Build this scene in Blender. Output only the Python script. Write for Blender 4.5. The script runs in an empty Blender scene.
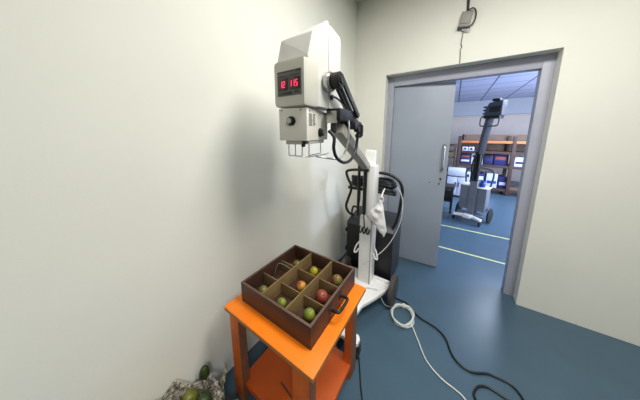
import bpy, bmesh, math, random
from mathutils import Vector, Matrix, Quaternion, noise
random.seed(7)
S = bpy.context.scene
COL = S.collection

# ------------------------------------------------------------------ camera
cam_data = bpy.data.cameras.new('camera')
cam = bpy.data.objects.new('camera', cam_data); COL.objects.link(cam)
F_PX, PITCH, YAW, EYE = 200.0, math.atan(34/200.0), math.radians(33.65), 1.515
cam.location = (0, 0, EYE)
cam.rotation_euler = (math.pi/2 - PITCH, 0, YAW)
cam_data.sensor_fit = 'HORIZONTAL'; cam_data.sensor_width = 36.0
cam_data.lens = F_PX/640*36.0
cam_data.shift_y = -32/640
cam_data.clip_start = 0.02
S.camera = cam

# ------------------------------------------------------------------ world, exposure
w = bpy.data.worlds.new('world'); S.world = w; w.use_nodes = True
w.node_tree.nodes['Background'].inputs[0].default_value = (.62, .68, .8, 1)
w.node_tree.nodes['Background'].inputs[1].default_value = 0.25
S.view_settings.view_transform = 'Standard'; S.view_settings.look = 'None'
S.view_settings.gamma = 1.0; S.view_settings.use_curve_mapping = False
S.view_settings.exposure = 0.0

# ------------------------------------------------------------------ lights
def area(name, loc, target, sx, sy, power, color, roll=0.0):
    l = bpy.data.lights.new(name, 'AREA'); l.shape = 'RECTANGLE'
    l.size = sx; l.size_y = sy; l.energy = power; l.color = color
    o = bpy.data.objects.new(name, l); COL.objects.link(o)
    o.location = loc
    q = (Vector(target) - Vector(loc)).to_track_quat('-Z', 'Y')
    o.rotation_euler = q.to_euler()
    return o
WARM = (1.0, .975, .92); COOL = (.72, .83, 1.0)
area('ceiling_tube_light', (.42, .95, 2.88), (.42, .95, 0), 1.25, .5, 56, WARM)
area('ceiling_tube_light', (1.6, -1.4, 2.88), (1.6, -1.4, 0), 1.3, .6, 58, (1, .985, .955))
area('far_room_ceiling_light', (1.4, 5.2, 2.52), (1.4, 5.2, 0), 1.2, .6, 85, COOL)
area('far_room_window_light', (3.3, 4.6, 1.6), (.2, 5.6, 2.3), 2.4, 1.4, 240, (.66, .77, 1.0))

# ------------------------------------------------------------------ materials
def lin(c):
    c /= 255.0
    return c/12.92 if c <= .04045 else ((c+.055)/1.055)**2.4
def rgb(r, g, b): return (lin(r), lin(g), lin(b), 1)
def mat(name, c, rough=.5, metal=0.0, var=0.06, scale=8.0, bump=0.0, bscale=60.0, spec=.5, c2=None, emit=None, estr=0):
    m = bpy.data.materials.new(name); m.use_nodes = True
    nt = m.node_tree; b = nt.nodes['Principled BSDF']
    b.inputs['Roughness'].default_value = rough; b.inputs['Metallic'].default_value = metal
    b.inputs['Specular IOR Level'].default_value = spec
    tc = nt.nodes.new('ShaderNodeTexCoord')
    n = nt.nodes.new('ShaderNodeTexNoise'); n.inputs['Scale'].default_value = scale
    n.inputs['Detail'].default_value = 4
    nt.links.new(tc.outputs['Object'], n.inputs['Vector'])
    r = nt.nodes.new('ShaderNodeValToRGB')
    a = rgb(*c); d = rgb(*c2) if c2 else tuple(x*(1-var*2) for x in a[:3])+(1,)
    r.color_ramp.elements[0].position = .35; r.color_ramp.elements[1].position = .65
    r.color_ramp.elements[0].color = d; r.color_ramp.elements[1].color = a
    nt.links.new(n.outputs['Fac'], r.inputs['Fac'])
    nt.links.new(r.outputs['Color'], b.inputs['Base Color'])
    if bump:
        n2 = nt.nodes.new('ShaderNodeTexNoise'); n2.inputs['Scale'].default_value = bscale
        nt.links.new(tc.outputs['Object'], n2.inputs['Vector'])
        bp = nt.nodes.new('ShaderNodeBump'); bp.inputs['Strength'].default_value = bump
        bp.inputs['Distance'].default_value = .01
        nt.links.new(n2.outputs['Fac'], bp.inputs['Height']); nt.links.new(bp.outputs['Normal'], b.inputs['Normal'])
    if emit:
        b.inputs['Emission Color'].default_value = rgb(*emit); b.inputs['Emission Strength'].default_value = estr
    return m
M = {}
M['wall'] = mat('wall_paint', (236, 236, 226), .75, var=.012, scale=2.5, bump=.03, bscale=90)
M['wall_back'] = mat('wall_paint_cream', (228, 227, 217), .75, var=.012, scale=2.5, bump=.03, bscale=90)
M['ceiling'] = mat('ceiling_paint', (215, 212, 200), .9, var=.02)
M['floor'] = mat('blue_vinyl', (70, 95, 112), .32, var=.05, scale=3.5, bump=.02, bscale=25, spec=.45)
M['frame'] = mat('door_frame_paint', (166, 168, 182), .45, var=.02)
M['door'] = mat('door_paint', (154, 163, 178), .45, var=.03, scale=3)
M['steel'] = mat('brushed_steel', (190, 190, 188), .3, 1.0)
M['white_metal'] = mat('white_enamel', (242, 242, 240), .35, var=.02)
M['collimator'] = mat('pale_collimator_enamel', (222, 218, 206), .45, var=.02)
M['beige_metal'] = mat('beige_enamel', (200, 198, 186), .45, var=.02)
M['grey_metal'] = mat('grey_enamel', (176, 172, 164), .45, var=.03)
M['head_grey'] = mat('light_grey_enamel', (215, 214, 208), .4, var=.02)
M['black'] = mat('black_plastic', (22, 22, 24), .4, var=.1)
M['rubber'] = mat('black_rubber', (26, 26, 28), .65, var=.1)
M['dark'] = mat('charcoal_metal', (44, 45, 50), .4, var=.1)
M['cabinet'] = mat('charcoal_panel', (28, 28, 31), .5, var=.08)
M['lid'] = mat('dark_grey_lid', (52, 54, 60), .45, var=.08)
M['tyre'] = mat('grey_brown_tyre', (72, 67, 63), .75, var=.1)
M['panel'] = mat('display_panel_grey', (92, 90, 88), .4)
M['screen'] = mat('dark_red_screen', (52, 22, 30), .2)
M['digit'] = mat('red_led', (255, 60, 100), .5, emit=(255, 40, 90), estr=2.2)
M['ink'] = mat('dark_print', (60, 60, 60), .6)
M['orange'] = mat('orange_paint', (255, 134, 8), .38, var=.05, scale=6, c2=(250, 126, 8))
M['orange_leg'] = mat('orange_paint_worn', (216, 104, 26), .5, c2=(180, 86, 30), scale=5)
M['edge'] = mat('raw_board_edge', (170, 120, 66), .7, var=.1, scale=40)
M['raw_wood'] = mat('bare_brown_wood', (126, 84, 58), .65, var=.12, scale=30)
M['shelf'] = mat('orange_paint_shaded', (200, 86, 14), .5, var=.08, scale=4)  # same orange as the tabletop, darkened: shade under the table put into the colour
M['case'] = mat('brown_case_board', (72, 47, 37), .5, var=.1, scale=12, bump=.04, bscale=80)
M['case_in'] = mat('tan_divider_board', (128, 104, 66), .65, var=.08, scale=14)
M['case_rim'] = mat('case_rim_board', (98, 76, 62), .55, var=.08, scale=20)
M['mesh_bag'] = mat('white_net_plastic', (212, 206, 190), .6, c2=(84, 76, 62), scale=75, bump=.8, bscale=110)
M['bag'] = mat('white_plastic_film', (232, 232, 232), .35, var=.03, scale=12, bump=.5, bscale=30)
M['white_cable'] = mat('white_cable_sheath', (222, 226, 218), .5, var=.05)
M['black_cable'] = mat('black_cable_sheath', (16, 20, 26), .45, var=.05)
M['yellow_line'] = mat('yellow_floor_paint', (214, 222, 150), .6, var=.1, scale=20)
M['box_grey'] = mat('junction_grey', (140, 139, 132), .5, var=.03)
M['far_wall'] = mat('far_wall_paint', (205, 192, 182), .8, var=.02)
M['far_band'] = mat('far_wall_band', (176, 180, 188), .8, var=.02)
M['far_grey'] = mat('far_grey_enamel', (116, 120, 128), .45, var=.04)
M['far_dark'] = mat('far_dark_grey', (72, 74, 82), .5, var=.06)
M['rack_orange'] = mat('rack_orange_beam', (214, 122, 74), .5, var=.06)
M['rack_brown'] = mat('rack_brown_post', (76, 54, 46), .6, var=.1)
M['rack_back'] = mat('rack_brown_board', (126, 104, 88), .7, var=.08)
M['navy'] = mat('navy_carton', (30, 33, 98), .6, var=.08, scale=10)
M['navy2'] = mat('dark_navy_carton', (26, 28, 66), .6, var=.08, scale=10)
M['white_box'] = mat('white_carton', (204, 208, 224), .6, var=.03)
M['red_box'] = mat('red_carton', (150, 70, 62), .6, var=.08)
M['olive'] = mat('olive_carton', (98, 88, 66), .7, var=.1)
M['blue'] = mat('blue_plastic', (40, 70, 170), .4)

def ceiling_tiles():
    m = bpy.data.materials.new('far_ceiling_panels'); m.use_nodes = True
    nt = m.node_tree; b = nt.nodes['Principled BSDF']; b.inputs['Roughness'].default_value = .7
    tc = nt.nodes.new('ShaderNodeTexCoord')
    br = nt.nodes.new('ShaderNodeTexBrick')
    br.offset = 0; br.inputs['Scale'].default_value = 1.0
    br.inputs['Brick Width'].default_value = .6; br.inputs['Row Height'].default_value = .6
    br.inputs['Mortar Size'].default_value = .012
    br.inputs['Color1'].default_value = rgb(196, 202, 232); br.inputs['Color2'].default_value = rgb(188, 196, 228)
    br.inputs['Mortar'].default_value = rgb(70, 76, 100)
    nt.links.new(tc.outputs['Object'], br.inputs['Vector'])
    nt.links.new(br.outputs['Color'], b.inputs['Base Color'])
    return m
M['far_ceiling'] = ceiling_tiles()

def fruit_mat(name, c1, c2, c3):
    m = bpy.data.materials.new(name); m.use_nodes = True
    nt = m.node_tree; b = nt.nodes['Principled BSDF']; b.inputs['Roughness'].default_value = .38
    tc = nt.nodes.new('ShaderNodeTexCoord')
    n = nt.nodes.new('ShaderNodeTexNoise'); n.inputs['Scale'].default_value = 26; n.inputs['Detail'].default_value = 3
    nt.links.new(tc.outputs['Object'], n.inputs['Vector'])
    r = nt.nodes.new('ShaderNodeValToRGB'); e = r.color_ramp.elements
    e[0].position = .36; e[0].color = rgb(*c3); e[1].position = .66; e[1].color = rgb(*c1)
    k = e.new(.5); k.color = rgb(*c2)
    nt.links.new(n.outputs['Fac'], r.inputs['Fac']); nt.links.new(r.outputs['Color'], b.inputs['Base Color'])
    return m
FM = {
 'green': fruit_mat('green_fruit_skin', (150, 160, 56), (130, 144, 48), (104, 118, 42)),
 'yellow': fruit_mat('yellow_fruit_skin', (196, 186, 30), (180, 170, 28), (156, 150, 40)),
 'blush': fruit_mat('blush_fruit_skin', (206, 166, 60), (196, 144, 50), (170, 92, 44)),
 'red': fruit_mat('red_fruit_skin', (170, 88, 62), (150, 58, 46), (128, 62, 44)),
 'mix': fruit_mat('green_red_fruit_skin', (128, 136, 58), (120, 122, 54), (134, 84, 52)),
 'pale': fruit_mat('pale_green_fruit_skin', (126, 126, 58), (116, 116, 52), (98, 98, 46)),
 'sack': fruit_mat('olive_fruit_skin', (122, 126, 44), (104, 110, 40), (84, 90, 34)),
 'deep': fruit_mat('deep_green_fruit_skin', (62, 78, 34), (50, 66, 30), (38, 52, 26)),
}

# ------------------------------------------------------------------ mesh helpers (all in world coordinates)
class MB:
    def __init__(self): self.bm = bmesh.new()
    def _bev(self, verts, bev, seg=2):
        if bev:
            vs = set(verts)
            es = [e for e in self.bm.edges if e.verts[0] in vs and e.verts[1] in vs]
            bmesh.ops.bevel(self.bm, geom=es, offset=bev, segments=seg, profile=.6, affect='EDGES', clamp_overlap=True)
    def box(self, x0, x1, y0, y1, z0, z1, bev=0.0, rot=0.0, piv=None, M4=None):
        c = Vector(((x0+x1)/2, (y0+y1)/2, (z0+z1)/2))
        m = Matrix.Translation(c) @ Matrix.Diagonal((abs(x1-x0), abs(y1-y0), abs(z1-z0), 1))
        if rot:
            p = Vector(piv) if piv else c
            m = Matrix.Translation(p) @ Matrix.Rotation(rot, 4, 'Z') @ Matrix.Translation(-p) @ m
        if M4 is not None: m = M4 @ m
        r = bmesh.ops.create_cube(self.bm, size=1.0, matrix=m)
        self._bev(r['verts'], bev); return self
    def bar(self, p0, p1, wx, wy, bev=0.0, up=(0, 0, 1)):
        """box beam from p0 to p1; wx across, wy along 'up'"""
        p0 = Vector(p0); p1 = Vector(p1); d = p1-p0; L = d.length; z = d.normalized()
        x = Vector(up).cross(z)
        if x.length < 1e-5: x = Vector((1, 0, 0))
        x.normalize(); y = z.cross(x)
        m = Matrix((x, y, z)).transposed().to_4x4(); m.translation = (p0+p1)/2
        r = bmesh.ops.create_cube(self.bm, size=1.0, matrix=m @ Matrix.Diagonal((wx, wy, L, 1)))
        self._bev(r['verts'], bev); return self
    def cyl(self, p0, p1, r0, r1=None, seg=20, bev=0.0):
        p0 = Vector(p0); p1 = Vector(p1); d = p1-p0
        q = Vector((0, 0, 1)).rotation_difference(d.normalized())
        m = Matrix.Translation((p0+p1)/2) @ q.to_matrix().to_4x4()
        r = bmesh.ops.create_cone(self.bm, cap_ends=True, segments=seg, radius1=r0, radius2=r0 if r1 is None else r1, depth=d.length, matrix=m)
        if bev:
            vs = set(r['verts'])
            es = [e for e in self.bm.edges if e.verts[0] in vs and e.verts[1] in vs and any(len(f.verts) > 4 for f in e.link_faces)]
            bmesh.ops.bevel(self.bm, geom=es, offset=bev, segments=2, affect='EDGES', clamp_overlap=True)
        return self
    def lathe(self, c, axis, prof, seg=28):
        """prof: (distance along axis, radius)"""
        a = Vector(axis).normalized(); q = Vector((0, 0, 1)).rotation_difference(a); c = Vector(c)
        rings = []
        for h, r in prof:
            if r < 1e-6: rings.append([self.bm.verts.new(c + a*h)])
            else: rings.append([self.bm.verts.new(c + q @ Vector((r*math.cos(2*math.pi*k/seg), r*math.sin(2*math.pi*k/seg), h))) for k in range(seg)])
        for A, B in zip(rings, rings[1:]):
            for k in range(seg):
                k2 = (k+1) % seg
                if len(A) == 1 and len(B) == 1: continue
                if len(A) == 1: self.bm.faces.new((A[0], B[k2], B[k]))
                elif len(B) == 1: self.bm.faces.new((A[k], A[k2], B[0]))
                else: self.bm.faces.new((A[k], A[k2], B[k2], B[k]))
        return self
    def prism(self, poly, z0, z1, bev=0.0, M4=None):
        vs0 = [Vector((x, y, z0)) for x, y in poly]; vs1 = [Vector((x, y, z1)) for x, y in poly]
        if M4 is not None: vs0 = [M4 @ v for v in vs0]; vs1 = [M4 @ v for v in vs1]
        a = [self.bm.verts.new(v) for v in vs0]; b = [self.bm.verts.new(v) for v in vs1]
        n = len(poly)
        self.bm.faces.new(a[::-1]); self.bm.faces.new(b)
        for k in range(n): self.bm.faces.new((a[k], a[(k+1) % n], b[(k+1) % n], b[k]))
        bmesh.ops.recalc_face_normals(self.bm, faces=self.bm.faces[:])
        self._bev(a+b, bev); return self
    def hull(self, pts, bev=0.0):
        vs = [self.bm.verts.new(p) for p in pts]
        r = bmesh.ops.convex_hull(self.bm, input=vs)
        bmesh.ops.dissolve_limit(self.bm, angle_limit=.02, verts=vs, edges=[e for e in self.bm.edges])
        if bev:
            vs = [v for v in vs if v.is_valid]; self._bev(vs, bev)
        return self
    def tube(self, pts, r, seg=8, smooth=6, closed=False):
        P = [Vector(p) for p in pts]
        if smooth > 1:
            out = []; n = len(P); rng = n if closed else n-1
            for i in range(rng):
                if closed: a, b, c, d = P[(i-1) % n], P[i], P[(i+1) % n], P[(i+2) % n]
                else: a, b, c, d = P[max(i-1, 0)], P[i], P[i+1], P[min(i+2, n-1)]
                for k in range(smooth):
                    t = k/smooth
                    out.append(.5*((2*b)+(c-a)*t+(2*a-5*b+4*c-d)*t*t+(3*b-a-3*c+d)*t**3))
            if not closed: out.append(P[-1])
            P = out
        n = len(P); rings = []; up = None
        for i in range(n):
            if closed: t = P[(i+1) % n]-P[i-1]
            else: t = P[min(i+1, n-1)]-P[max(i-1, 0)]
            t.normalize()
            if up is None:
                up = Vector((0, 0, 1)) if abs(t.z) < .9 else Vector((1, 0, 0))
            x = up.cross(t)
            if x.length < 1e-4: x = Vector((0, 1, 0)).cross(t)
            x.normalize(); up = t.cross(x)
            rings.append([self.bm.verts.new(P[i]+(x*math.cos(2*math.pi*k/seg)+up*math.sin(2*math.pi*k/seg))*r) for k in range(seg)])
        for i in range(n if closed else n-1):
            A, B = rings[i], rings[(i+1) % n]
            for k in range(seg): self.bm.faces.new((A[k], A[(k+1) % seg], B[(k+1) % seg], B[k]))
        if not closed:
            self.bm.faces.new(rings[0][::-1]); self.bm.faces.new(rings[-1])
        return self
    def build(self, name, m, parent=None, kind=None):
        bmesh.ops.recalc_face_normals(self.bm, faces=self.bm.faces[:])
        base = Vector((0, 0, 0)); p = parent
        while p is not None: base += Vector(p.location); p = p.parent
        if parent is None:
            # origin at the base of the object
            xs = [v.co for v in self.bm.verts]
            lo = Vector((min(v.x for v in xs), min(v.y for v in xs), min(v.z for v in xs)))
            hi = Vector((max(v.x for v in xs), max(v.y for v in xs), max(v.z for v in xs)))
            base = Vector(((lo.x+hi.x)/2, (lo.y+hi.y)/2, lo.z)) if kind is None else Vector((0, 0, 0))
        bmesh.ops.translate(self.bm, verts=self.bm.verts[:], vec=-base)
        me = bpy.data.meshes.new(name); self.bm.to_mesh(me); self.bm.free()
        for poly in me.polygons: poly.use_smooth = True
        me.set_sharp_from_angle(angle=math.radians(38))
        me.materials.append(M[m] if isinstance(m, str) else m)
        o = bpy.data.objects.new(name, me); COL.objects.link(o)
        if parent is not None: o.parent = parent
        else: o.location = base
        if kind: o['kind'] = kind
        return o
def thing(name, loc, label, cat, group=None):
    o = bpy.data.objects.new(name, None); COL.objects.link(o); o.location = loc
    o.empty_display_size = .1
    o['label'] = label; o['category'] = cat
    if group: o['group'] = group
    return o
def tag(o, label, cat, group=None):
    o['label'] = label; o['category'] = cat
    if group: o['group'] = group
    return o

# ------------------------------------------------------------------ the setting
WX, WY, WT, CZ = -1.073, 2.29, .20, 2.93          # left wall, door wall, wall thickness, ceiling
OX0, OX1, OZ = -.672, .60, 2.135                 # opening in the door wall
RX, RY = 5.2, -4.2
FY, FZ = 8.8, 2.6                                # far room
MB().box(-3.2, 5.4, RY-.1, FY+.2, -.1, 0).build('floor', 'floor', kind='structure')
def wl(y): return WX+(y-.74)*.0275                 # the left wall runs slightly out of square
MB().prism([(wl(RY-.1), RY-.1), (wl(WY+WT), WY+WT), (wl(WY)-.25, WY+WT), (wl(RY-.1)-.25, RY-.1)], 0, CZ).build('wall_left', 'wall', kind='structure')
b = MB(); b.box(WX-.1, OX0, WY, WY+WT, 0, CZ).box(OX0, OX1, WY, WY+WT, OZ, CZ).box(OX1, RX+.1, WY, WY+WT, 0, CZ)
b.build('wall_back', 'wall_back', kind='structure')
MB().box(RX, RX+.12, RY-.1, WY, 0, CZ).build('wall_right', 'wall', kind='structure')
MB().box(wl(RY)-.02, RX, RY-.12, RY, 0, CZ).build('wall_front', 'wall', kind='structure')
MB().box(WX-.15, RX+.12, RY-.12, WY+WT, CZ, CZ+.1).build('ceiling', 'ceiling', kind='structure')
# door frame set back in the opening
FYa, FYb = 2.395, 2.485
b = MB(); b.box(OX0, OX0+.062, FYa, FYb, 0, OZ, .004).box(OX1-.072, OX1, FYa, FYb, 0, OZ, .004)
b.box(OX0+.062, OX1-.072, FYa, FYb, 2.032, OZ, .004)
b.build('trim_1', 'frame', kind='structure')
# door leaf
A = math.atan2(.036, .427)
hx, hy = OX0+.064, 2.417
D4 = Matrix.Translation((hx, hy+.0, 0)) @ Matrix.Rotation(A, 4, 'Z')
LW = .574
door = MB().box(0, LW, 0, .042, 0.008, 2.026, .003, M4=D4).build('door_1', 'door', kind='structure')
h = MB()
def dp(x, y, z): return D4 @ Vector((x, y, z))
hb = MB()
hb.tube([dp(LW-.045, -.002, 1.395), dp(LW-.045, -.04, 1.385), dp(LW-.045, -.043, 1.27), dp(LW-.045, -.04, 1.155), dp(LW-.045, -.002, 1.145)], .0085, 10, 5)
for z in (1.395, 1.145): hb.cyl(dp(LW-.045, .0, z), dp(LW-.045, -.006, z), .018, seg=16)
hb.build('pull_handle', 'steel', door)
lb = MB()
lb.cyl(dp(LW-.05, .0, 1.04), dp(LW-.05, -.008, 1.04), .011, seg=14).cyl(dp(LW-.06, .0, .985), dp(LW-.06, -.006, .985), .008, seg=12)
lb.cyl(dp(LW-.15, .0, .99), dp(LW-.15, -.004, .99), .006, seg=12)
lb.build('lock_cylinder', 'ink', door)
hg = MB()
for z in (.25, 1.05, 1.8): hg.cyl(dp(-.004, -.008, z), dp(-.004, -.008, z+.1), .007, seg=10)
hg.build('hinge', 'steel', door)

# far room shell
MB().box(-3.2, 4.2, FY, FY+.15, 0, FZ).build('wall_far', 'far_wall', kind='structure')
MB().box(-3.2, 4.2, FY-.12, FY, 2.13, FZ).build('trim_2', 'far_band', kind='structure')
MB().box(-3.2, -3.05, WY+WT, FY, 0, FZ).build('wall_far_left', 'wall', kind='structure')
MB().box(4.05, 4.2, WY+WT, FY, 0, FZ).build('wall_far_right', 'wall', kind='structure')
MB().box(-3.2, 4.2, WY+WT, FY+.15, FZ, FZ+.1).build('ceiling_far', 'far_ceiling', kind='structure')
b = MB().box(-3.2, WX-.15, WY, WY+WT, 0, FZ); b.build('wall_far_front', 'wall', kind='structure')
for y, lab in ((2.995, 'thin yellow line on the blue floor, nearer the doorway'), (3.777, 'thin yellow line on the blue floor, farther back by the wheeled machine')):
    tag(MB().box(-2.9, 4.0, y-.014, y+.014, 0, .0012).build('floor_line', 'yellow_line'), lab, 'floor line', 'yellow floor lines')

# ------------------------------------------------------------------ orange table
T = thing('work_table', (-.65, .755, 0), 'orange painted wooden table with lower shelf, carrying a brown divided case', 'table')
tx0, tx1, ty0, ty1, tz = -.938, -.356, .487, 1.03, .612
top = MB().box(tx0, tx1, ty0, ty1, tz-.007, tz, .002).build('tabletop', 'orange', T)
MB().box(tx0+.001, tx1-.001, ty0+.001, ty1-.001, tz-.024, tz-.007, .001).build('edge_board', 'edge', top)
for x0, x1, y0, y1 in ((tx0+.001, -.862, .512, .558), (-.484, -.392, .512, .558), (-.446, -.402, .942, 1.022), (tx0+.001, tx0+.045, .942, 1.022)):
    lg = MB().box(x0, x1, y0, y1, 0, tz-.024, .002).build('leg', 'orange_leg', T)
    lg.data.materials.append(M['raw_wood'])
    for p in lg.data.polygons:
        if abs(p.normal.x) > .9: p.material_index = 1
MB().box(tx0+.036, -.404, .528, .985, .085, .115, .002).build('shelf', 'shelf', T)
tag(MB().bar((-.697, .644, .1172), (-.602, .628, .1172), .007, .004, .001).build('dark_streak', 'ink'), 'thin dark streak on the lower orange shelf', 'stick')  # narrow dark bar laid flat on the shelf board

# ------------------------------------------------------------------ compartment case
cx0, cx1, cy0, cy1, cz0, cz1 = -.890, -.422, .564, 1.012, tz, tz+.114
K = thing('compartment_case', ((cx0+cx1)/2, (cy0+cy1)/2, cz0), 'open brown wooden case with nine compartments on the orange table', 'case')
t_ = .012
MB().box(cx0, cx1, cy0, cy1, cz0, cz0+.020, .001).build('base_board', 'case', K)
def panel(x0, x1, y0, y1):
    p = MB().box(x0, x1, y0, y1, cz0+.020, cz1-.003, .001).build('side_panel', 'case', K)
    MB().box(x0, x1, y0, y1, cz1-.003, cz1, .001).build('rim_strip', 'case_rim', p)
panel(cx0, cx1, cy0, cy0+t_); panel(cx0, cx1, cy1-t_, cy1)
panel(cx0, cx0+t_, cy0+t_, cy1-t_); panel(cx1-t_, cx1, cy0+t_, cy1-t_)
DX = (-.738, -.577); DY = (.710, .855)
for x in DX: MB().box(x-.004, x+.004, cy0+t_, cy1-t_, cz0+.020, cz1-.006, .001).build('divider', 'case_in', K)
xs = (cx0+t_, DX[0]-.004, DX[0]+.004, DX[1]-.004, DX[1]+.004, cx1-t_)
for i in range(3):
    for y in DY: MB().box(xs[2*i], xs[2*i+1], y-.003, y+.003, cz0+.020, cz1-.030, .001).build('short_divider', 'case_in', K)
hd = MB()
hz = cz0+.066
hd.tube([(cx1-.001, .727, hz), (cx1+.036, .727, hz+.004), (cx1+.046, .745, hz+.006), (cx1+.046, .81, hz+.006), (cx1+.036, .828, hz+.004), (cx1-.001, .828, hz)], .0075, 10, 5)
H_ = hd.build('carry_handle', 'black', K)
for y in (.727, .828): MB().box(cx1, cx1+.006, y-.014, y+.014, hz-.016, hz+.016, .002).build('handle_plate', 'dark', H_)
# fruit
def fruit(c, r, kind, label, squash=(1, 1, 1.06), tilt=(0, 0, 0), group='fruit in the divided case', name='fruit', stem=True):
    bm = MB(); N = 18
    prof = []
    for k in range(N+1):
        th = math.pi*k/N
        rr = r*math.sin(th)*(1+.05*math.cos(th)); zz = -r*math.cos(th)
        if k == N: zz -= .1*r
        if k == N-1: zz -= .02*r
        prof.append((zz, max(rr, 0) if 0 < k < N else 0))
    bm.lathe((0, 0, 0), (0, 0, 1), prof, 24)
    from mathutils import Euler
    R4 = Euler(tilt).to_matrix().to_4x4()
    m = Matrix.Translation(c) @ R4 @ Matrix.Diagonal((*squash, 1))
    bmesh.ops.transform(bm.bm, matrix=m, verts=bm.bm.verts[:])
    for v in bm.bm.verts: v.co += (v.co-Vector(c)).normalized()*noise.noise(v.co*30)*r*.04
    o = bm.build(name, FM[kind]); tag(o, label, 'fruit', group)
    if stem:
        s = MB(); a = m @ Vector((0, 0, r*.86)); e = m @ Vector((r*.05, 0, r*1.08)); s.cyl(a, e, r*.07, r*.1, 8)
        s.build('stem', 'rack_brown', o)
    return o
fz = cz0+.0205
for c, r, k, lab, sq, tl in (
 ((-.808, .642), .026, 'pale', 'dull pale green fruit in the left corner compartment, nearest the wall and viewer', (1, 1, 1), (.3, .2, 0)),
 ((-.800, .92), .026, 'pale', 'dull green fruit in the back corner compartment beside the wall', (1, 1, 1), (.2, -.4, 0)),
 ((-.663, .638), .0245, 'green', 'bright yellow-green fruit in the middle of the front row of compartments', (1, 1, 1.1), (.5, .2, 0)),
 ((-.652, .785), .027, 'blush', 'golden orange-blushed fruit in the centre compartment of the case', (1, 1, 1.02), (.5, -.3, 0)),
 ((-.662, .925), .0255, 'yellow', 'bright yellow oval fruit in the middle compartment of the back row', (1, 1, 1.15), (.1, .1, 0)),
 ((-.503, .662), .028, 'green', 'large yellow-green fruit in the corner compartment closest to the viewer', (1, 1, 1.05), (.2, .3, 0)),
 ((-.510, .785), .0315, 'red', 'red blushed fruit in the compartment beside the case handle', (1.08, 1, 1), (.4, .6, 0)),
 ((-.500, .935), .0295, 'mix', 'green fruit with reddish top in the right-hand back corner compartment', (1, 1, 1.1), (.15, -.1, 0))):
    fruit((c[0], c[1], fz+r*.985*max(.99, sq[2]*.97)), r, k, lab, sq, tl)
wire = MB()
wire.tube([(-.84, .75, fz+.004), (-.85, .785, fz+.06), (-.845, .805, fz+.082), (-.80, .815, fz+.078), (-.76, .82, fz+.066)], .0022, 6, 5)
wire.tube([(-.84, .745, fz+.004), (-.80, .77, fz+.03), (-.775, .79, fz+.034), (-.79, .835, fz+.02)], .0022, 6, 5)
tag(wire.build('wire_piece', 'steel'), 'shiny bent metal wire in the middle compartment beside the wall', 'wire')

# ------------------------------------------------------------------ mobile x-ray unit
X = thing('mobile_xray_unit', (-.58, 1.66, 0), 'white mobile x-ray machine with raised head and lit red display beside the door', 'x-ray machine')
# base plate: wide at the rear, narrowing to the front leg
bp = MB().prism([(-.78, 1.72), (-.375, 1.72), (-.375, 1.66), (-.43, 1.515), (-.498, 1.37), (-.52, 1.14), (-.425, 1.125), (-.408, 1.105), (-.41, 1.06), (-.57, 1.06), (-.62, 1.37), (-.70, 1.55), (-.78, 1.66)], .11, .142, .006)
bp.build('base_plate', 'white_metal', X)
MB().box(-.79, -.372, 1.715, 1.745, .09, .165, .006).build('axle_cover', 'white_metal', X)
for x in (-.422, -.55):
    cb = MB().cyl((x-.013, 1.095, .04), (x+.013, 1.095, .04), .04, seg=24, bev=.004).build('caster', 'rubber', X)
    MB().box(x-.022, x+.022, 1.07, 1.11, .07, .112, .003).build('caster_fork', 'dark', cb)
for x in (-.335, -.815):
    wb = MB()
    wb.lathe((x-.022, 1.69, .135), (1, 0, 0), [(0, 0), (0, .105), (.004, .128), (.012, .135), (.032, .135), (.040, .128), (.044, .105), (.044, 0)], 36)
    wo = wb.build('wheel', 'tyre', X)
    MB().lathe((x-.026, 1.69, .135), (1, 0, 0), [(0, 0), (0, .05), (.006, .085), (.046, .085), (.052, .05), (.052, 0)], 28).build('wheel_hub', 'cabinet', wo)
for x in (-.785, -.375): MB().cyl((x-.03, 1.69, .125), (x+.03, 1.69, .125), .012).build('axle', 'dark', X)
# column
col = MB()
col.prism([(-.645, 1.62), (-.533, 1.62), (-.526, 1.628), (-.526, 1.73), (-.645, 1.73)], .14, .79, .003)
col.box(-.590, -.526, 1.62, 1.73, .79, 1.25, .003)
col.box(-.66, -.582, 1.70, 1.73, .79, 1.25, .002)
col.build('column', 'white_metal', X)
MB().box(-.541, -.530, 1.6165, 1.62, .145, .80, .001).build('cover_strip', 'grey_metal', X)
for x, r, zl in ((-.658, .0125, .80), (-.602, .0165, .82)):
    q = MB().cyl((x, 1.60, zl), (x, 1.60, 1.25), r, seg=16).build('gas_strut', 'black', X)
    MB().cyl((x+.01, 1.60, .69), (x, 1.60, zl), .0055, seg=10).build('strut_rod', 'dark', q)
MB().box(-.668, -.575, 1.585, 1.635, 1.20, 1.262, .006).build('strut_bracket', 'dark', X)
for x in (-.628, -.595, -.560):
    lb = MB(); lb.tube([(x-.008, 1.612, .70), (x-.008, 1.594, .665), (x+.002, 1.59, .645), (x+.011, 1.598, .66), (x+.011, 1.612, .685)], .0065, 8, 4)
    lb.build('latch_hook', 'black', X)
for s_, xa in ((-1, -.647), (1, -.516)):
    hk = MB(); hk.tube([(xa, 1.64, .53), (xa+s_*.03, 1.63, .48), (xa+s_*.045, 1.625, .42), (xa+s_*.025, 1.625, .42), (xa+s_*.004, 1.63, .46)], .007, 8, 4)
    hk.build('cable_hook', 'white_metal', X)
# top joint and cap plate
MB().prism([(-.655, 1.255), (-.575, 1.24), (-.55, 1.20), (-.555, 1.375), (-.635, 1.38)], 0, .05, .004, M4=Matrix(((1, 0, 0, 0), (0, 0, 1, 1.68), (0, 1, 0, 0), (0, 0, 0, 1)))).build('joint_plate', 'white_metal', X)
MB().cyl((-.645, 1.66, 1.245), (-.56, 1.66, 1.245), .04, seg=24, bev=.006).build('arm_joint', 'white_metal', X)
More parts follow.
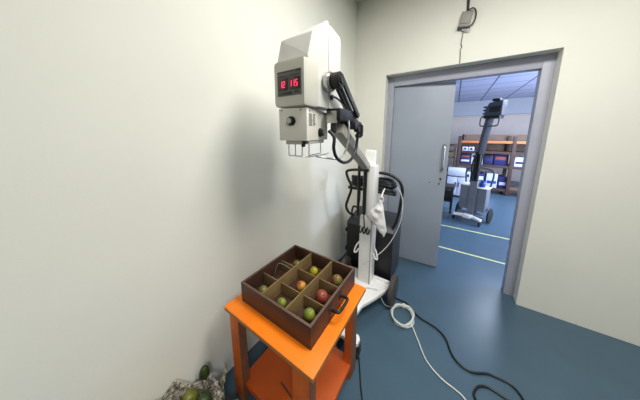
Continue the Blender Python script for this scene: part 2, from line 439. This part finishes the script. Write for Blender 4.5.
# main arm
MB().bar((-.602, 1.60, 1.248), (-.545, 1.0, 1.548), .062, .058, .005).build('main_arm', 'grey_metal', X)
# elbow block and upper link
MB().box(-.575, -.49, .92, 1.13, 1.583, 1.645, .008).build('elbow_block', 'cabinet', X)
MB().cyl((-.60, 1.10, 1.57), (-.475, 1.10, 1.57), .03, seg=20, bev=.004).build('elbow_joint', 'dark', X)
MB().bar((-.508, .897, 1.775), (-.508, 1.115, 1.60), .018, .046, .006).build('upper_link', 'dark', X)
MB().bar((-.482, .907, 1.79), (-.482, 1.130, 1.615), .014, .030, .005).build('upper_link', 'lid', X)
d = MB(); d.cyl((-.518, .897, 1.770), (-.474, .897, 1.770), .038, seg=28, bev=.006); dd = d.build('pivot_disc', 'cabinet', X)
MB().cyl((-.549, .885, 1.765), (-.516, .885, 1.765), .046, seg=28, bev=.006).build('pivot_collar', 'steel', dd)
MB().cyl((-.475, .897, 1.770), (-.468, .897, 1.770), .018, seg=16, bev=.002).build('pivot_cap', 'dark', dd)
MB().box(-.56, -.505, .90, .918, 1.57, 1.63, .004).build('yoke_clamp', 'steel', X)
MB().cyl((-.525, .915, 1.52), (-.525, .915, 1.57), .016, seg=14, bev=.003).build('clamp_knob', 'black', X)
kn = MB(); kn.cyl((-.50, 1.125, 1.545), (-.47, 1.125, 1.545), .02, seg=14, bev=.003); kn.cyl((-.487, 1.17, 1.50), (-.487, 1.17, 1.57), .021, seg=14, bev=.004)
kn.tube([(-.487, 1.11, 1.565), (-.487, 1.16, 1.575), (-.487, 1.195, 1.54), (-.487, 1.18, 1.505), (-.487, 1.13, 1.505)], .013, 10, 4)
kn.build('clamp_lever', 'black', X)
# tube head housing
hs = MB()
hs.hull([(-.735, .735, 1.645), (-.551, .735, 1.645), (-.551, .735, 1.85), (-.735, .735, 1.842),
         (-.551, .77, 1.955), (-.738, .77, 1.955), (-.551, .885, 2.043), (-.68, .885, 1.995),
         (-.551, .905, 2.043), (-.68, .905, 1.995), (-.551, .905, 1.643), (-.74, .905, 1.643), (-.74, .905, 1.96)], .004)
hs.build('housing', 'head_grey', X)
hr = MB()
hr.hull([(-.553, .912, 2.04), (-.66, .912, 1.99), (-.72, .912, 1.93), (-.553, 1.035, 2.018), (-.66, 1.035, 1.975), (-.72, 1.035, 1.93),
         (-.553, .912, 1.645), (-.72, .912, 1.645), (-.553, 1.035, 1.645), (-.72, 1.035, 1.645)], .008)
hr.build('rear_cover', 'head_grey', X)
MB().box(-.714, -.557, .90, .917, 1.65, 1.98, .002).build('housing_seam', 'dark', X)
bz = MB(); bz.box(-.728, -.545, .70, .815, 1.636, 1.838, .020); bzo = bz.build('front_bezel', 'beige_metal', X)
# display
pn = MB().box(-.699, -.560, .6965, .7005, 1.683, 1.789, .002).build('display_panel', 'panel', X)
for x0, x1 in ((-.693, -.634), (-.626, -.564)):
    MB().box(x0, x1, .6945, .697, 1.706, 1.758, .001).build('screen', 'screen', pn)
SEG = {'1': 'bc', '2': 'abged', '5': 'afgcd'}
def digit(ch, x, z, wd, ht, y):
    t = wd*.22; d = MB()
    pos = {'a': (0, wd, ht-t, ht), 'g': (0, wd, ht/2-t/2, ht/2+t/2), 'd': (0, wd, 0, t), 'f': (0, t, ht/2, ht), 'b': (wd-t, wd, ht/2, ht), 'e': (0, t, 0, ht/2), 'c': (wd-t, wd, 0, ht/2)}
    for q in SEG[ch]:
        a, b_, c, e = pos[q]; d.box(x+a, x+b_, y-.0008, y, z+c, z+e)
    d.build('lit_digit', 'digit', pn)
for k, ch in enumerate('12'): digit(ch, -.678+k*.016, 1.719, .012, .026, .6943)
for k, ch in enumerate('115'): digit(ch, -.621+k*.0165, 1.719, .0105, .026, .6943)
pr = MB()
pr.box(-.697, -.600, .696, .6966, 1.7815, 1.785).box(-.588, -.563, .6955, .6966, 1.779, 1.785)
for k in range(6): pr.box(-.692+k*.0095, -.686+k*.0095, .696, .6966, 1.762+.0005*(k % 2), 1.769)
for k in range(6): pr.box(-.624+k*.0098, -.618+k*.0098, .696, .6966, 1.762+.0005*(k % 2), 1.769)
pr.build('printed_marks', 'black', pn)
MB().box(-.680, -.612, .6955, .6967, 1.688, 1.700, .001).build('key_strip', 'black', pn)
MB().box(-.694, -.685, .6955, .6967, 1.690, 1.699).build('push_button', 'dark', pn)
MB().box(-.596, -.570, .6955, .6967, 1.691, 1.7025).build('push_button', 'dark', pn)
# collimator, turned a little about the vertical
AC = math.radians(11); PC = Vector((-.557, .73, 0))
C4 = Matrix.Translation(PC) @ Matrix.Rotation(AC, 4, 'Z')        # local: x<=0 to the left, y>=0 to the back
cl = MB().box(-.146, 0, 0, .265, 1.484, 1.632, .003, M4=C4).build('collimator', 'collimator', X)
def cp(x, y, z): return C4 @ Vector((x, y, z))
def knob(p, n, r):
    q = MB(); p = Vector(p); n = Vector(n)
    q.cyl(p, p+n*.006, r*1.25, seg=24).cyl(p+n*.006, p+n*.024, r, r*.9, 20, .002)
    o = q.build('knob', 'black', cl)
    MB().cyl(p+n*.024, p+n*.026, r*.72, seg=18).build('knob_cap', 'steel', o)
nF = (C4.to_3x3() @ Vector((0, -1, 0))); nR = (C4.to_3x3() @ Vector((1, 0, 0)))
knob(cp(-.078, 0, 1.574), nF, .017)
knob(cp(0, .150, 1.522), nR, .018)
for x, z in ((-.13, 1.622), (-.03, 1.622)): MB().cyl(cp(x, 0, z), cp(x, -.003, z), .003, seg=8).build('screw', 'dark', cl)
for y, z in ((.03, 1.62), (.235, 1.62)): MB().cyl(cp(0, y, z), cp(.003, y, z), .003, seg=8).build('screw', 'dark', cl)
lt = MB(); random.seed(3)
for k in range(11):
    z = 1.606-k*.0052
    lt.box(.0004, .001, .02, .02+random.uniform(.03, .042), z, z+.0022, M4=C4)
    lt.box(.0004, .001, .068, .068+random.uniform(.012, .03), z, z+.0026, M4=C4)
lt.build('printed_lines', 'ink', cl)
mk = MB()
for k in range(9):
    a = math.pi*(1.1+.8*k/8); mk.box(-.083+.027*math.cos(a)-.001, -.083+.027*math.cos(a)+.001, -.001, .0, 1.578+.027*math.sin(a)-.001, 1.578+.027*math.sin(a)+.001, M4=C4)
mk.build('dial_marks', 'ink', cl)
# rails and wire guard below the collimator
rl = MB(); rl.box(-.118, -.028, .01, .06, 1.466, 1.484, .002, M4=C4).box(-.05, -.004, .03, .22, 1.468, 1.484, .002, M4=C4)
rl.build('rail', 'grey_metal', X)
g = MB()
P = lambda x, y, z: cp(x, y, z)
for a, b_ in (((-.108, .02), (-.072, .02)), ((-.072, .02), (-.036, .02)), ((-.012, .045), (-.012, .19))):
    g.tube([P(*a, 1.47), P(*a, 1.412), P(*b_, 1.412), P(*b_, 1.47)], .003, 6, 1)
g.tube([P(-.108, .02, 1.412), P(-.036, .02, 1.410), P(-.012, .045, 1.406), P(.0, .24, 1.402), P(-.02, .34, 1.40)], .003, 6, 1)
g.build('wire_guard', 'steel', X)
MB().box(-.035, -.022, .01, .03, 1.455, 1.484, .002, M4=C4).build('latch', 'black', X)
# cables on the head
MB().tube([(-.52, .86, 1.53), (-.49, .86, 1.50), (-.49, .858, 1.445), (-.49, .89, 1.395), (-.49, .97, 1.362), (-.49, 1.06, 1.368), (-.49, 1.125, 1.42), (-.49, 1.142, 1.48), (-.487, 1.14, 1.51)], .0085, 10, 6).build('looped_cable', 'black_cable', X)
MB().tube([(-.548, .925, 1.70), (-.53, .94, 1.70), (-.515, .985, 1.675), (-.50, 1.02, 1.61), (-.49, 1.025, 1.55), (-.49, 1.01, 1.46), (-.50, .98, 1.40), (-.52, .93, 1.385), (-.56, .90, 1.39), (-.60, .86, 1.40)], .0055, 8, 6).build('sensor_cable', 'steel', X)
MB().cyl((-.551, .925, 1.70), (-.538, .93, 1.70), .012, seg=14).build('cable_gland', 'dark', X)
# cabinet behind the column
CYa, CYb, CT = 1.80, 2.14, .60
cab = MB(); cab.box(-.86, -.385, CYa, CYb, .09, CT, .012); cb_ = cab.build('cabinet', 'cabinet', X)
MB().hull([(-.865, CYa-.004, CT), (-.38, CYa-.004, CT), (-.865, CYb+.004, CT), (-.38, CYb+.004, CT), (-.85, CYa+.05, CT+.05), (-.395, CYa+.05, CT+.05), (-.85, CYb-.01, CT+.09), (-.395, CYb-.01, CT+.09)], .008).build('cabinet_lid', 'lid', cb_)
for z in (.31, .52): MB().box(-.872, -.858, CYa-.004, CYa+.03, z-.02, z+.02, .003).build('hinge', 'black', cb_)
# handle bar
hy_ = 1.80
MB().tube([(-.42, 1.90, .64), (-.40, 1.84, .65), (-.372, hy_, .72), (-.352, hy_, .82), (-.343, hy_, .92), (-.336, hy_, 1.03), (-.36, hy_, 1.10), (-.41, hy_, 1.14), (-.47, hy_, 1.16), (-.56, hy_, 1.165), (-.66, hy_, 1.17), (-.76, hy_, 1.172), (-.855, hy_, 1.155), (-.875, hy_, 1.125), (-.85, hy_, 1.06), (-.82, hy_, 1.0), (-.825, hy_, .94), (-.852, hy_, .86), (-.872, hy_, .78), (-.86, 1.83, .71), (-.83, 1.88, .66)], .0135, 12, 6).build('handlebar', 'black', X)
MB().bar((-.85, 1.80, .985), (-.385, 1.80, .985), .022, .03, .004).build('handle_crossbar', 'black', X)
bl = MB()
for k in range(6):
    z = 1.0+k*.021+.006*math.sin(k*2.3); e = .012*math.cos(k*1.9)
    bl.tube([(-.56, 1.76, z), (-.50, 1.745, z+.005), (-.435+e, 1.75, z-.003), (-.405+e, 1.79, z-.008), (-.43+e, 1.84, z), (-.50, 1.85, z+.004), (-.57, 1.83, z)], .014, 8, 5, True)
for k in range(4):
    z = 1.02+k*.026
    bl.tube([(-.74, 1.78, z), (-.79, 1.775, z+.01), (-.80, 1.80, z), (-.76, 1.83, z), (-.70, 1.82, z)], .014, 8, 5, True)
tag(bl.build('cable_bundle', 'black_cable'), 'bundle of black cable wound on the handlebar behind the white column', 'cable')
MB().tube([(-.72, 1.79, 1.0), (-.715, 1.78, .90), (-.72, 1.77, .80), (-.70, 1.76, .73)], .005, 8, 5).build('release_cable', 'black_cable', X)
MB().tube([(-.645, 1.60, .865), (-.69, 1.60, .875), (-.71, 1.61, .86), (-.725, 1.62, .80), (-.71, 1.64, .77)], .009, 8, 5).build('brake_lever', 'black', X)

# white plastic bag hanging by the column
bg = MB()
def pw(tab, z):
    for (z0, x0), (z1, x1) in zip(tab, tab[1:]):
        if z <= z0 and z >= z1: return x0+(x1-x0)*(z0-z)/(z0-z1)
    return tab[-1][1]
LE = [(.975, -.462), (.838, -.568), (.672, -.422)]; RE = [(.975, -.448), (.925, -.432), (.72, -.396), (.672, -.412)]
N1, N2 = 34, 36
rings = []
for i in range(N1+1):
    z = .975-(.975-.672)*i/N1; xl, xr = pw(LE, z), pw(RE, z); row = []
    for j in range(N2):
        a = 2*math.pi*j/N2
        p = Vector(((xl+xr)/2+(xr-xl)/2*math.cos(a), 1.585+(.006+.022*min(1, (xr-xl)/.1))*math.sin(a), z))
        n_ = Vector((noise.noise(p*22), 1.6*noise.noise(p*22+Vector((9, 0, 0)))+.4*math.sin((p.x*.8+p.z)*80), noise.noise(p*22+Vector((0, 7, 0)))))
        row.append(bg.bm.verts.new(p+n_*.006))
    rings.append(row)
for A_, B_ in zip(rings, rings[1:]):
    for j in range(N2): bg.bm.faces.new((A_[j], A_[(j+1) % N2], B_[(j+1) % N2], B_[j]))
bg.bm.faces.new(rings[0][::-1]); bg.bm.faces.new(rings[-1])
bgo = tag(bg.build('plastic_bag', 'bag'), 'white crumpled plastic bag hanging beside the white column', 'bag')
kt = MB(); kt.tube([(-.455, 1.60, .955), (-.47, 1.595, .985), (-.455, 1.59, 1.01), (-.44, 1.60, .985)], .007, 8, 5, True)
kt.tube([(-.455, 1.60, 1.0), (-.462, 1.66, 1.03), (-.47, 1.74, 1.04)], .006, 8, 5)
kt.build('knot', 'bag', bgo)

# white cord hanging from the handlebar
tag(MB().tube([(-.375, 1.775, 1.06), (-.335, 1.765, 1.0), (-.316, 1.76, .90), (-.322, 1.755, .78), (-.352, 1.745, .66), (-.40, 1.72, .545), (-.455, 1.68, .465), (-.505, 1.635, .42), (-.56, 1.608, .37), (-.585, 1.606, .33)], .0032, 8, 6).build('white_cable', 'white_cable'),
    'thin white cord hanging from the handlebar in a curve to the column', 'cord')

# ------------------------------------------------------------------ cables on the floor
wc = MB()
pts = [(-.57, 1.54, .147), (-.53, 1.565, .147), (-.49, 1.58, .147), (-.45, 1.592, .146), (-.405, 1.605, .06), (-.375, 1.622, .006), (-.30, 1.642, .006)]
ccx, ccy = -.226, 1.585
random.seed(5)
n = 6
for k in range(n*10+5):
    a = math.radians(140) - 2*math.pi*k/10
    r1 = .083+random.uniform(-.008, .008); 
    pts.append((ccx+r1*math.cos(a), ccy+r1*1.25*math.sin(a), .006+.0045*k/10+random.uniform(0, .002)))
pts += [(-.155, 1.545, .02), (-.137, 1.53, .006), (-.085, 1.439, .006), (-.02, 1.327, .006), (.068, 1.266, .006), (.145, 1.246, .006), (.192, 1.224, .006), (.30, 1.12, .006), (.42, .9, .006)]
wc.tube(pts, .0042, 7, 4)
wco = tag(wc.build('power_cable', 'white_cable'), 'white cable with a round coil lying on the blue floor', 'cable')
MB().tube([(-.235+.014*math.cos(a), 1.688, .02+.02*math.sin(a)) for a in [2*math.pi*k/10 for k in range(10)]], .005, 7, 3, True).build('cable_tie', 'white_metal', wco)
bc = MB()
bp_ = [(-.44, 1.86, .008), (-.36, 1.78, .008), (-.307, 1.752, .008), (-.221, 1.745, .008), (-.116, 1.659, .008), (-.04, 1.64, .008), (.029, 1.619, .008), (.085, 1.566, .008), (.126, 1.461, .008), (.181, 1.415, .008), (.24, 1.415, .008), (.309, 1.453, .008), (.348, 1.462, .008), (.43, 1.46, .008), (.47, 1.40, .008), (.43, 1.355, .008), (.337, 1.367, .008), (.301, 1.367, .008), (.26, 1.34, .008), (.236, 1.291, .008), (.24, 1.258, .008), (.28, 1.20, .008), (.36, 1.16, .008), (.46, 1.14, .008)]
bc.tube(bp_, .0062, 8, 6)
tag(bc.build('power_cable', 'black_cable'), 'thick black cable snaking over the floor to the right, ending in a loop', 'cable')
tc_ = MB(); tc_.tube([(-.43, 1.12, .006), (-.403, 1.085, .006), (-.372, 1.026, .006), (-.335, .95, .006), (-.303, .895, .006), (-.26, .80, .006), (-.22, .68, .006)], .0042, 7, 6)
tag(tc_.build('thin_cable', 'black_cable'), 'thin black cable on the floor beside the right table leg', 'cable')

# ------------------------------------------------------------------ junction box above the door
J = thing('junction_box', (-.012, WY, 2.42), 'small grey junction box on the wall above the door', 'junction box')
JR = Matrix.Translation((-.016, WY, 2.48)) @ Matrix.Rotation(math.radians(9), 4, 'Y')
MB().box(-.04, .04, -.035, 0, -.058, .058, .004, M4=JR).build('box_body', 'box_grey', J)
MB().box(-.036, .036, -.040, -.0345, -.036, .050, .003, M4=JR).build('box_cover', 'box_grey', J)
MB().box(-.043, .040, -.038, -.001, -.068, -.056, .002, M4=JR).build('lower_lip', 'lid', J)
MB().cyl((-.006, WY-.012, 2.535), (-.02, WY-.012, 2.925), .009, seg=12).build('conduit', 'black', J)
MB().tube([(-.003, WY-.018, 2.55), (.03, WY-.02, 2.555), (.052, WY-.02, 2.52), (.05, WY-.022, 2.46), (.03, WY-.024, 2.425), (.0, WY-.02, 2.405)], .005, 8, 6).build('side_cable', 'black_cable', J)
for k in range(3):
    MB().tube([(-.03+k*.016, WY-.02, 2.42), (-.026+k*.018, WY-.025, 2.40-.006*k), (-.012+k*.02, WY-.02, 2.395), (-.008+k*.014, WY-.02, 2.42)], .0035, 6, 5).build('loose_wire', 'white_cable', J)
MB().tube([(-.022, WY-.016, 2.42), (-.024, WY-.012, 2.36), (-.03, WY-.008, 2.30), (-.021, WY-.008, 2.27), (-.03, WY-.008, 2.25), (-.026, WY-.007, 2.20), (-.024, WY-.006, 2.14)], .0028, 6, 6).build('drop_wire', 'lid', J)

# ------------------------------------------------------------------ sack of green fruit in the corner
K2 = MB(); seg, rows = 56, 22
scx, scy = -.890, .205
rr = []
for i in range(rows+1):
    t = i/rows; ring = []
    for j in range(seg):
        a = 2*math.pi*j/seg
        rad = .178*(1-.25*(1-min(1, t*3))**2)*(1+.06*math.sin(5*a+1.3)+.03*math.sin(11*a))
        z = .004+t*(.168+max(-.05, .75*(.36-(scy+rad*math.sin(a)*1.3))))
        if t > .8: rad *= 1+.04*(t-.8)*5; z += (t-.8)*5*(.03*math.sin(3*a+.5)+.022*math.sin(7*a)+.02*math.sin(13*a+2))
        p = Vector((scx+rad*math.cos(a), scy+rad*math.sin(a)*1.3, z))
        p += Vector((noise.noise(p*38), noise.noise(p*38+Vector((3, 9, 0))), .8*noise.noise(p*38+Vector((7, 1, 4)))))*.018*min(1, t*3)
        p.x = max(p.x, WX+.008)
        # crumpled spike by the table leg
        ring.append(K2.bm.verts.new(p))
    rr.append(ring)
for A_, B_ in zip(rr, rr[1:]):
    for j in range(seg): K2.bm.faces.new((A_[j], A_[(j+1) % seg], B_[(j+1) % seg], B_[j]))
K2.bm.faces.new(rr[0][::-1])
# inner lining so that the net has thickness
inn = []
for ring in rr[::-1][:10]:
    inn.append([K2.bm.verts.new(v.co + (Vector((scx, scy, v.co.z))-v.co).normalized()*.004) for v in ring])
for A_, B_ in zip(inn, inn[1:]):
    for j in range(seg): K2.bm.faces.new((A_[j], A_[(j+1) % seg], B_[(j+1) % seg], B_[j]))
K2.bm.faces.new(inn[-1])
for j in range(seg): K2.bm.faces.new((rr[-1][j], rr[-1][(j+1) % seg], inn[0][(j+1) % seg], inn[0][j]))
sk = tag(K2.build('net_sack', 'mesh_bag'), 'white net sack full of green fruit on the floor by the table leg', 'sack')
def twist(pts, r0, r1):
    q = MB(); n_ = len(pts)
    q.tube(pts, 1.0, 10, 5)
    return q
def flap(path, w0, w1, name):
    q = MB(); P_ = [Vector(p) for p in path]; vs = []
    n_ = 26
    for i in range(n_+1):
        f = i/n_*(len(P_)-1); k = min(int(f), len(P_)-2); p = P_[k].lerp(P_[k+1], f-k)
        w_ = w0+(w1-w0)*i/n_
        row = []
        for j in range(12):
            a = 2*math.pi*j/12
            q_ = p+Vector((math.cos(a)*w_, math.sin(a)*w_*.5, math.sin(a)*w_*.6))
            q_ += Vector((noise.noise(q_*60), noise.noise(q_*60+Vector((5, 5, 5))), noise.noise(q_*60+Vector((1, 8, 2)))))*w_*.9
            row.append(q.bm.verts.new(q_))
        vs.append(row)
    for A_, B_ in zip(vs, vs[1:]):
        for j in range(12): q.bm.faces.new((A_[j], A_[(j+1) % 12], B_[(j+1) % 12], B_[j]))
    q.bm.faces.new(vs[0][::-1]); q.bm.faces.new(vs[-1])
    return q.build(name, 'mesh_bag', sk)
flap([(-.93, .425, .14), (-.945, .455, .175), (-.957, .470, .205), (-.962, .478, .245)], .020, .004, 'sack_corner')
flap([(-.90, .40, .17), (-.94, .41, .195), (-.99, .41, .205), (-1.01, .40, .19)], .016, .008, 'sack_fold')
for c, r, k, lab, sq in (
 ((-1.000, .305, .19), .036, 'sack', 'yellow-green fruit at the top of the net sack, nearest the wall', (1, 1, 1.25)),
 ((-.950, .345, .160), .037, 'deep', 'dark green fruit in the net sack, on the side of the table leg', (1, 1, 1.2)),
 ((-.915, .255, .185), .042, 'deep', 'dark green fruit in the middle of the net sack, below the yellow-green one', (1, 1.1, 1)),
 ((-.985, .205, .225), .040, 'sack', 'yellow-green fruit in the net sack at the lower left end', (1.1, 1, 1))):
    fruit(c, r, k, lab, sq, (.6, .5, 0), 'green fruit in the net sack', 'fruit')
fruit((-1.038, .398, .205), .027, 'deep', 'dark pointed green fruit sticking up behind the sack rim against the wall', (.9, 1, 1.7), (0, .1, 0), 'green fruit in the net sack', 'fruit')

# ------------------------------------------------------------------ far room: second unit
def far_unit():
    ox, oy = .355, 4.28
    U = thing('mobile_xray_unit', (ox, oy, 0), 'grey mobile x-ray machine with four castors standing beyond the doorway', 'x-ray machine')
    R4 = Matrix.Translation((ox, oy, 0)) @ Matrix.Rotation(math.radians(-22), 4, 'Z') @ Matrix.Diagonal((.82, .82, 1, 1))
    MB().prism([(-.24, -.06), (-.05, -.10), (.05, -.10), (.24, -.06), (.24, .02), (.12, .10), (-.12, .10), (-.24, .02)], .09, .14, .01, M4=R4).build('base_plate', 'far_grey', U)
    MB().prism([(-.07, -.22), (.07, -.22), (.09, .1), (-.09, .1)], .085, .135, .008, M4=R4).build('base_foot', 'white_metal', U)
    for s in (-1, 1):
        MB().bar(R4 @ Vector((s*.08, -.14, .11)), R4 @ Vector((s*.25, -.20, .10)), .05, .04, .006).build('base_leg', 'white_metal', U)
        c_ = MB().cyl(R4 @ Vector((s*.235-.015, -.20, .04)), R4 @ Vector((s*.235+.015, -.20, .04)), .04, seg=18, bev=.004).build('caster', 'rubber', U)
        MB().lathe(R4 @ Vector((s*.285-.02, .16, .13)), R4.to_3x3() @ Vector((1, 0, 0)), [(0, 0), (0, .1), (.01, .13), (.03, .13), (.04, .1), (.04, 0)], 28).build('wheel', 'rubber', U)
    MB().box(-.235, -.055, -.02, .22, .20, .62, .012, M4=R4).build('side_cabinet', 'far_grey', U)
    MB().box(.075, .235, -.02, .22, .20, .60, .012, M4=R4).build('side_cabinet', 'far_grey', U)
    MB().box(-.055, .075, -.06, .12, .13, .72, .008, M4=R4).build('column', 'far_grey', U)
    MB().box(-.245, -.05, -.03, .23, .62, .64, .006, M4=R4).build('cabinet_top', 'white_metal', U)
    MB().box(.07, .245, -.03, .23, .60, .62, .006, M4=R4).build('cabinet_top', 'white_metal', U)
    for x in (-.02, .035):
        MB().cyl(R4 @ Vector((x, -.03, .70)), R4 @ Vector((x+.01, -.03, 1.22)), .024, seg=14).build('gas_strut', 'black', U)
    MB().bar(R4 @ Vector((.02, .02, .70)), R4 @ Vector((.06, .03, 1.25)), .06, .05, .006).build('mast', 'far_dark', U)
    MB().bar(R4 @ Vector((.03, .0, 1.18)), R4 @ Vector((.10, .06, 1.78)), .10, .08, .008).build('main_arm', 'far_dark', U)
    MB().box(.02, .27, -.06, .20, 1.76, 1.81, .008, M4=R4).build('yoke', 'black', U)
    hh = MB().hull([R4 @ Vector(p) for p in ((.04, -.08, 1.80), (.30, -.08, 1.80), (.04, .2, 1.80), (.30, .2, 1.80), (.04, -.08, 1.90), (.09, -.06, 2.0), (.30, -.08, 2.02), (.06, .2, 1.98), (.30, .2, 2.04))], .01)
    hh = hh.build('housing', 'far_dark', U)
    MB().box(.11, .28, -.095, -.078, 1.85, 1.94, .006, M4=R4).build('front_recess', 'black', hh)
    for z in (1.84, 1.89, 1.94): MB().cyl(R4 @ Vector((.0, -.02, z)), R4 @ Vector((.045, -.02, z)), .014, seg=12).build('socket', 'black', hh)
    MB().box(.12, .24, -.04, .12, 2.02, 2.06, .012, M4=R4).build('top_grip', 'black', hh)
    MB().tube([R4 @ Vector(p) for p in ((.04, -.10, 1.80), (.0, -.10, 1.76), (.0, -.10, 1.66), (.04, -.10, 1.64), (.24, -.10, 1.64), (.28, -.10, 1.68), (.28, -.10, 1.79))], .010, 8, 4).build('front_handle', 'far_dark', U)
    MB().tube([R4 @ Vector(p) for p in ((-.02, -.07, 1.15), (-.05, -.08, 1.0), (-.045, -.08, .85), (-.0, -.075, .74))], .012, 8, 5).build('looped_cable', 'black_cable', U)
    MB().tube([R4 @ Vector(p) for p in ((-.22, .22, .62), (-.24, .24, .86), (-.1, .25, .92), (.12, .25, .92), (.24, .24, .86), (.22, .22, .62))], .014, 8, 4).build('handlebar', 'far_dark', U)
    return U
far_unit()
tag(MB().lathe((.475, 4.30, .62), (0, 0, 1), [(0, 0), (0, .038), (.06, .04), (.085, .03), (.1, .016), (.115, .016), (.115, 0)], 18).build('bottle', 'blue'), 'blue plastic bottle on top of the far grey machine', 'bottle')
# dark trolley, a black chair and a white cabinet left of it, behind the door leaf
t = thing('equipment_trolley', (.02, 4.62, 0), 'dark equipment trolley partly hidden behind the open door leaf', 'trolley')
for x in (-.12, .04):
    for y in (4.48, 4.76):
        l_ = MB().box(x-.02+.02, x+.02+.02, y-.02, y+.02, .06, .52, .004).build('post', 'dark', t)
        MB().cyl((x+.005, y, .035), (x+.035, y, .035), .035, seg=16).build('caster', 'rubber', t)
MB().box(-.13, .09, 4.45, 4.79, .48, .52, .006).build('top_shelf', 'lid', t)
MB().box(-.12, .08, 4.46, 4.78, .22, .25, .004).build('lower_shelf', 'dark', t)
MB().box(-.08, .05, 4.5, 4.74, .252, .42, .01).build('power_module', 'black', t)
t = thing('white_cabinet', (.15, 5.9, 0), 'white metal cabinet with dark cross lines behind the door edge', 'cabinet')
MB().box(-.06, .30, 5.72, 6.1, .05, .68, .008).build('body', 'white_box', t)
MB().box(-.055, .145, 5.708, 5.722, .08, .50, .004).build('door', 'white_box', t)
MB().box(.155, .295, 5.708, 5.722, .08, .50, .004).build('door', 'white_box', t)
MB().box(-.055, .295, 5.708, 5.722, .53, .66, .004).build('drawer', 'white_box', t)
MB().box(-.06, .30, 5.704, 5.710, .508, .522, .002).build('rail', 'dark', t)
for x in (.12, .18): MB().cyl((x, 5.70, .26), (x, 5.70, .38), .008, seg=10).build('handle', 'dark', t)
MB().box(-.05, .29, 5.73, 6.09, 0, .05).build('plinth', 'dark', t)
# pallet rack at the back with boxes
RY0, RY1 = 6.55, 7.15
t = thing('storage_rack', (.8, 6.85, 0), 'tall brown storage rack with orange beams along the far wall', 'rack')
for x in (.13, 1.20, 2.30):
    for y in (RY0, RY1): MB().box(x-.035, x+.035, y-.03, y+.03, 0, 1.46, .004).build('post', 'rack_brown', t)
for z in (.10, .68, 1.02, 1.285):
    MB().box(.165, 2.265, RY0-.02, RY0+.03, z, z+.06, .004).build('beam', 'rack_orange' if z > 1.2 else 'rack_brown', t)
    MB().box(.13, 2.30, RY0+.03, RY1, z+.035, z+.055).build('shelf_board', 'rack_back', t)
MB().box(.165, 2.265, RY1+.03, RY1+.05, 1.0, 1.50).build('back_board', 'rack_back', t)
def carton(x0, x1, z0, z1, m, label, strip=None, y0=RY0+.05, y1=RY0+.45, group='cartons on the far rack', marks=None):
    o = tag(MB().box(x0, x1, y0, y1, z0, z1, .006).build('carton', m), label, 'box', group)
    if strip: MB().box(x0+.02, x1-.02, y0-.004, y0, z0+(z1-z0)*strip[1], z0+(z1-z0)*strip[2], .001).build('label_sheet', strip[0], o)
    if marks == 'club':
        q = MB(); c = Vector(((x0+x1)/2, y0-.003, (z0+z1)/2)); r = (z1-z0)*.17
        for dx, dz in ((0, .75), (-.95, -.3), (.95, -.3)): q.cyl(c+Vector((dx*r, .003, dz*r)), c+Vector((dx*r, -.002, dz*r)), r*.9, seg=16)
        q.box(c.x-r*.3, c.x+r*.3, c.y-.002, c.y+.003, c.z-r*1.7, c.z)
        q.build('emblem', 'black', o)
    return o
z2 = 1.075
carton(.20, .32, z2, z2+.105, 'white_box', 'left white box with a black emblem under the orange rack beam', None, marks='club')
carton(.335, .455, z2, z2+.105, 'white_box', 'second white box with a black emblem, right of its twin', None, marks='club')
z1_ = .735
carton(.18, .40, z1_, z1_+.15, 'navy', 'navy carton at the left end of the rack, lower of two', ('white_box', .35, .7))
carton(.18, .40, z1_+.15, z1_+.29, 'navy2', 'navy carton at the left end of the rack, upper one with a red strip', ('red_box', .1, .45))
carton(.42, .66, z1_, z1_+.28, 'white_box', 'tall white carton with dark print beside the navy ones', ('navy2', .62, .86))
carton(.68, .86, z1_, z1_+.25, 'navy2', 'dark carton behind the machine mast on the rack', ('navy', .3, .6))
carton(.88, 1.12, z1_, z1_+.26, 'navy', 'navy carton with a wide red label right of the machine mast', ('red_box', .55, .85))
carton(1.26, 1.60, z1_, z1_+.24, 'white_box', 'white carton at the right end of the rack', ('navy', .3, .5))
z0_ = .155
carton(.20, .44, z0_, z0_+.36, 'white_box', 'white carton on the lowest rack shelf behind the white cabinet', ('navy', .6, .8))
carton(.48, .74, z0_, z0_+.34, 'navy', 'navy carton on the lowest rack shelf, left of the machine mast', ('white_box', .5, .8))
carton(.78, 1.0, z0_, z0_+.36, 'white_box', 'white carton on the lowest rack shelf, right of the machine mast', ('blue', .3, .5))
carton(1.02, 1.18, z0_, z0_+.3, 'navy', 'blue carton on the lowest rack shelf by the middle post', ('white_box', .3, .55))
# brown post of shelves left of the rack
t = thing('wooden_shelf', (-.12, 6.7, 0), 'dark brown open shelf beside the rack behind the door edge', 'shelf')
for x in (-.30, .05): MB().box(x-.015, x+.015, 6.5, 6.9, 0, 1.24, .003).build('side_panel', 'rack_brown', t)
for z in (.1, .5, .86, 1.06, 1.22): MB().box(-.285, .035, 6.5, 6.9, z, z+.02, .002).build('shelf_board', 'rack_brown', t)
carton(-.20, .02, .882, 1.03, 'olive', 'olive box on the dark brown shelf by the door edge, lower', None, 6.52, 6.86, 'boxes on the brown shelf')
carton(-.20, .02, 1.082, 1.20, 'olive', 'olive box on the dark brown shelf by the door edge, upper', None, 6.52, 6.86, 'boxes on the brown shelf')
tag(MB().lathe((.20, 6.66, 1.34), (0, 0, 1), [(0, 0), (0, .045), (.11, .045), (.14, .02), (.17, .02), (.17, 0)], 18).build('bottle', 'black'), 'black bottle standing on top of the rack at its left end', 'bottle')
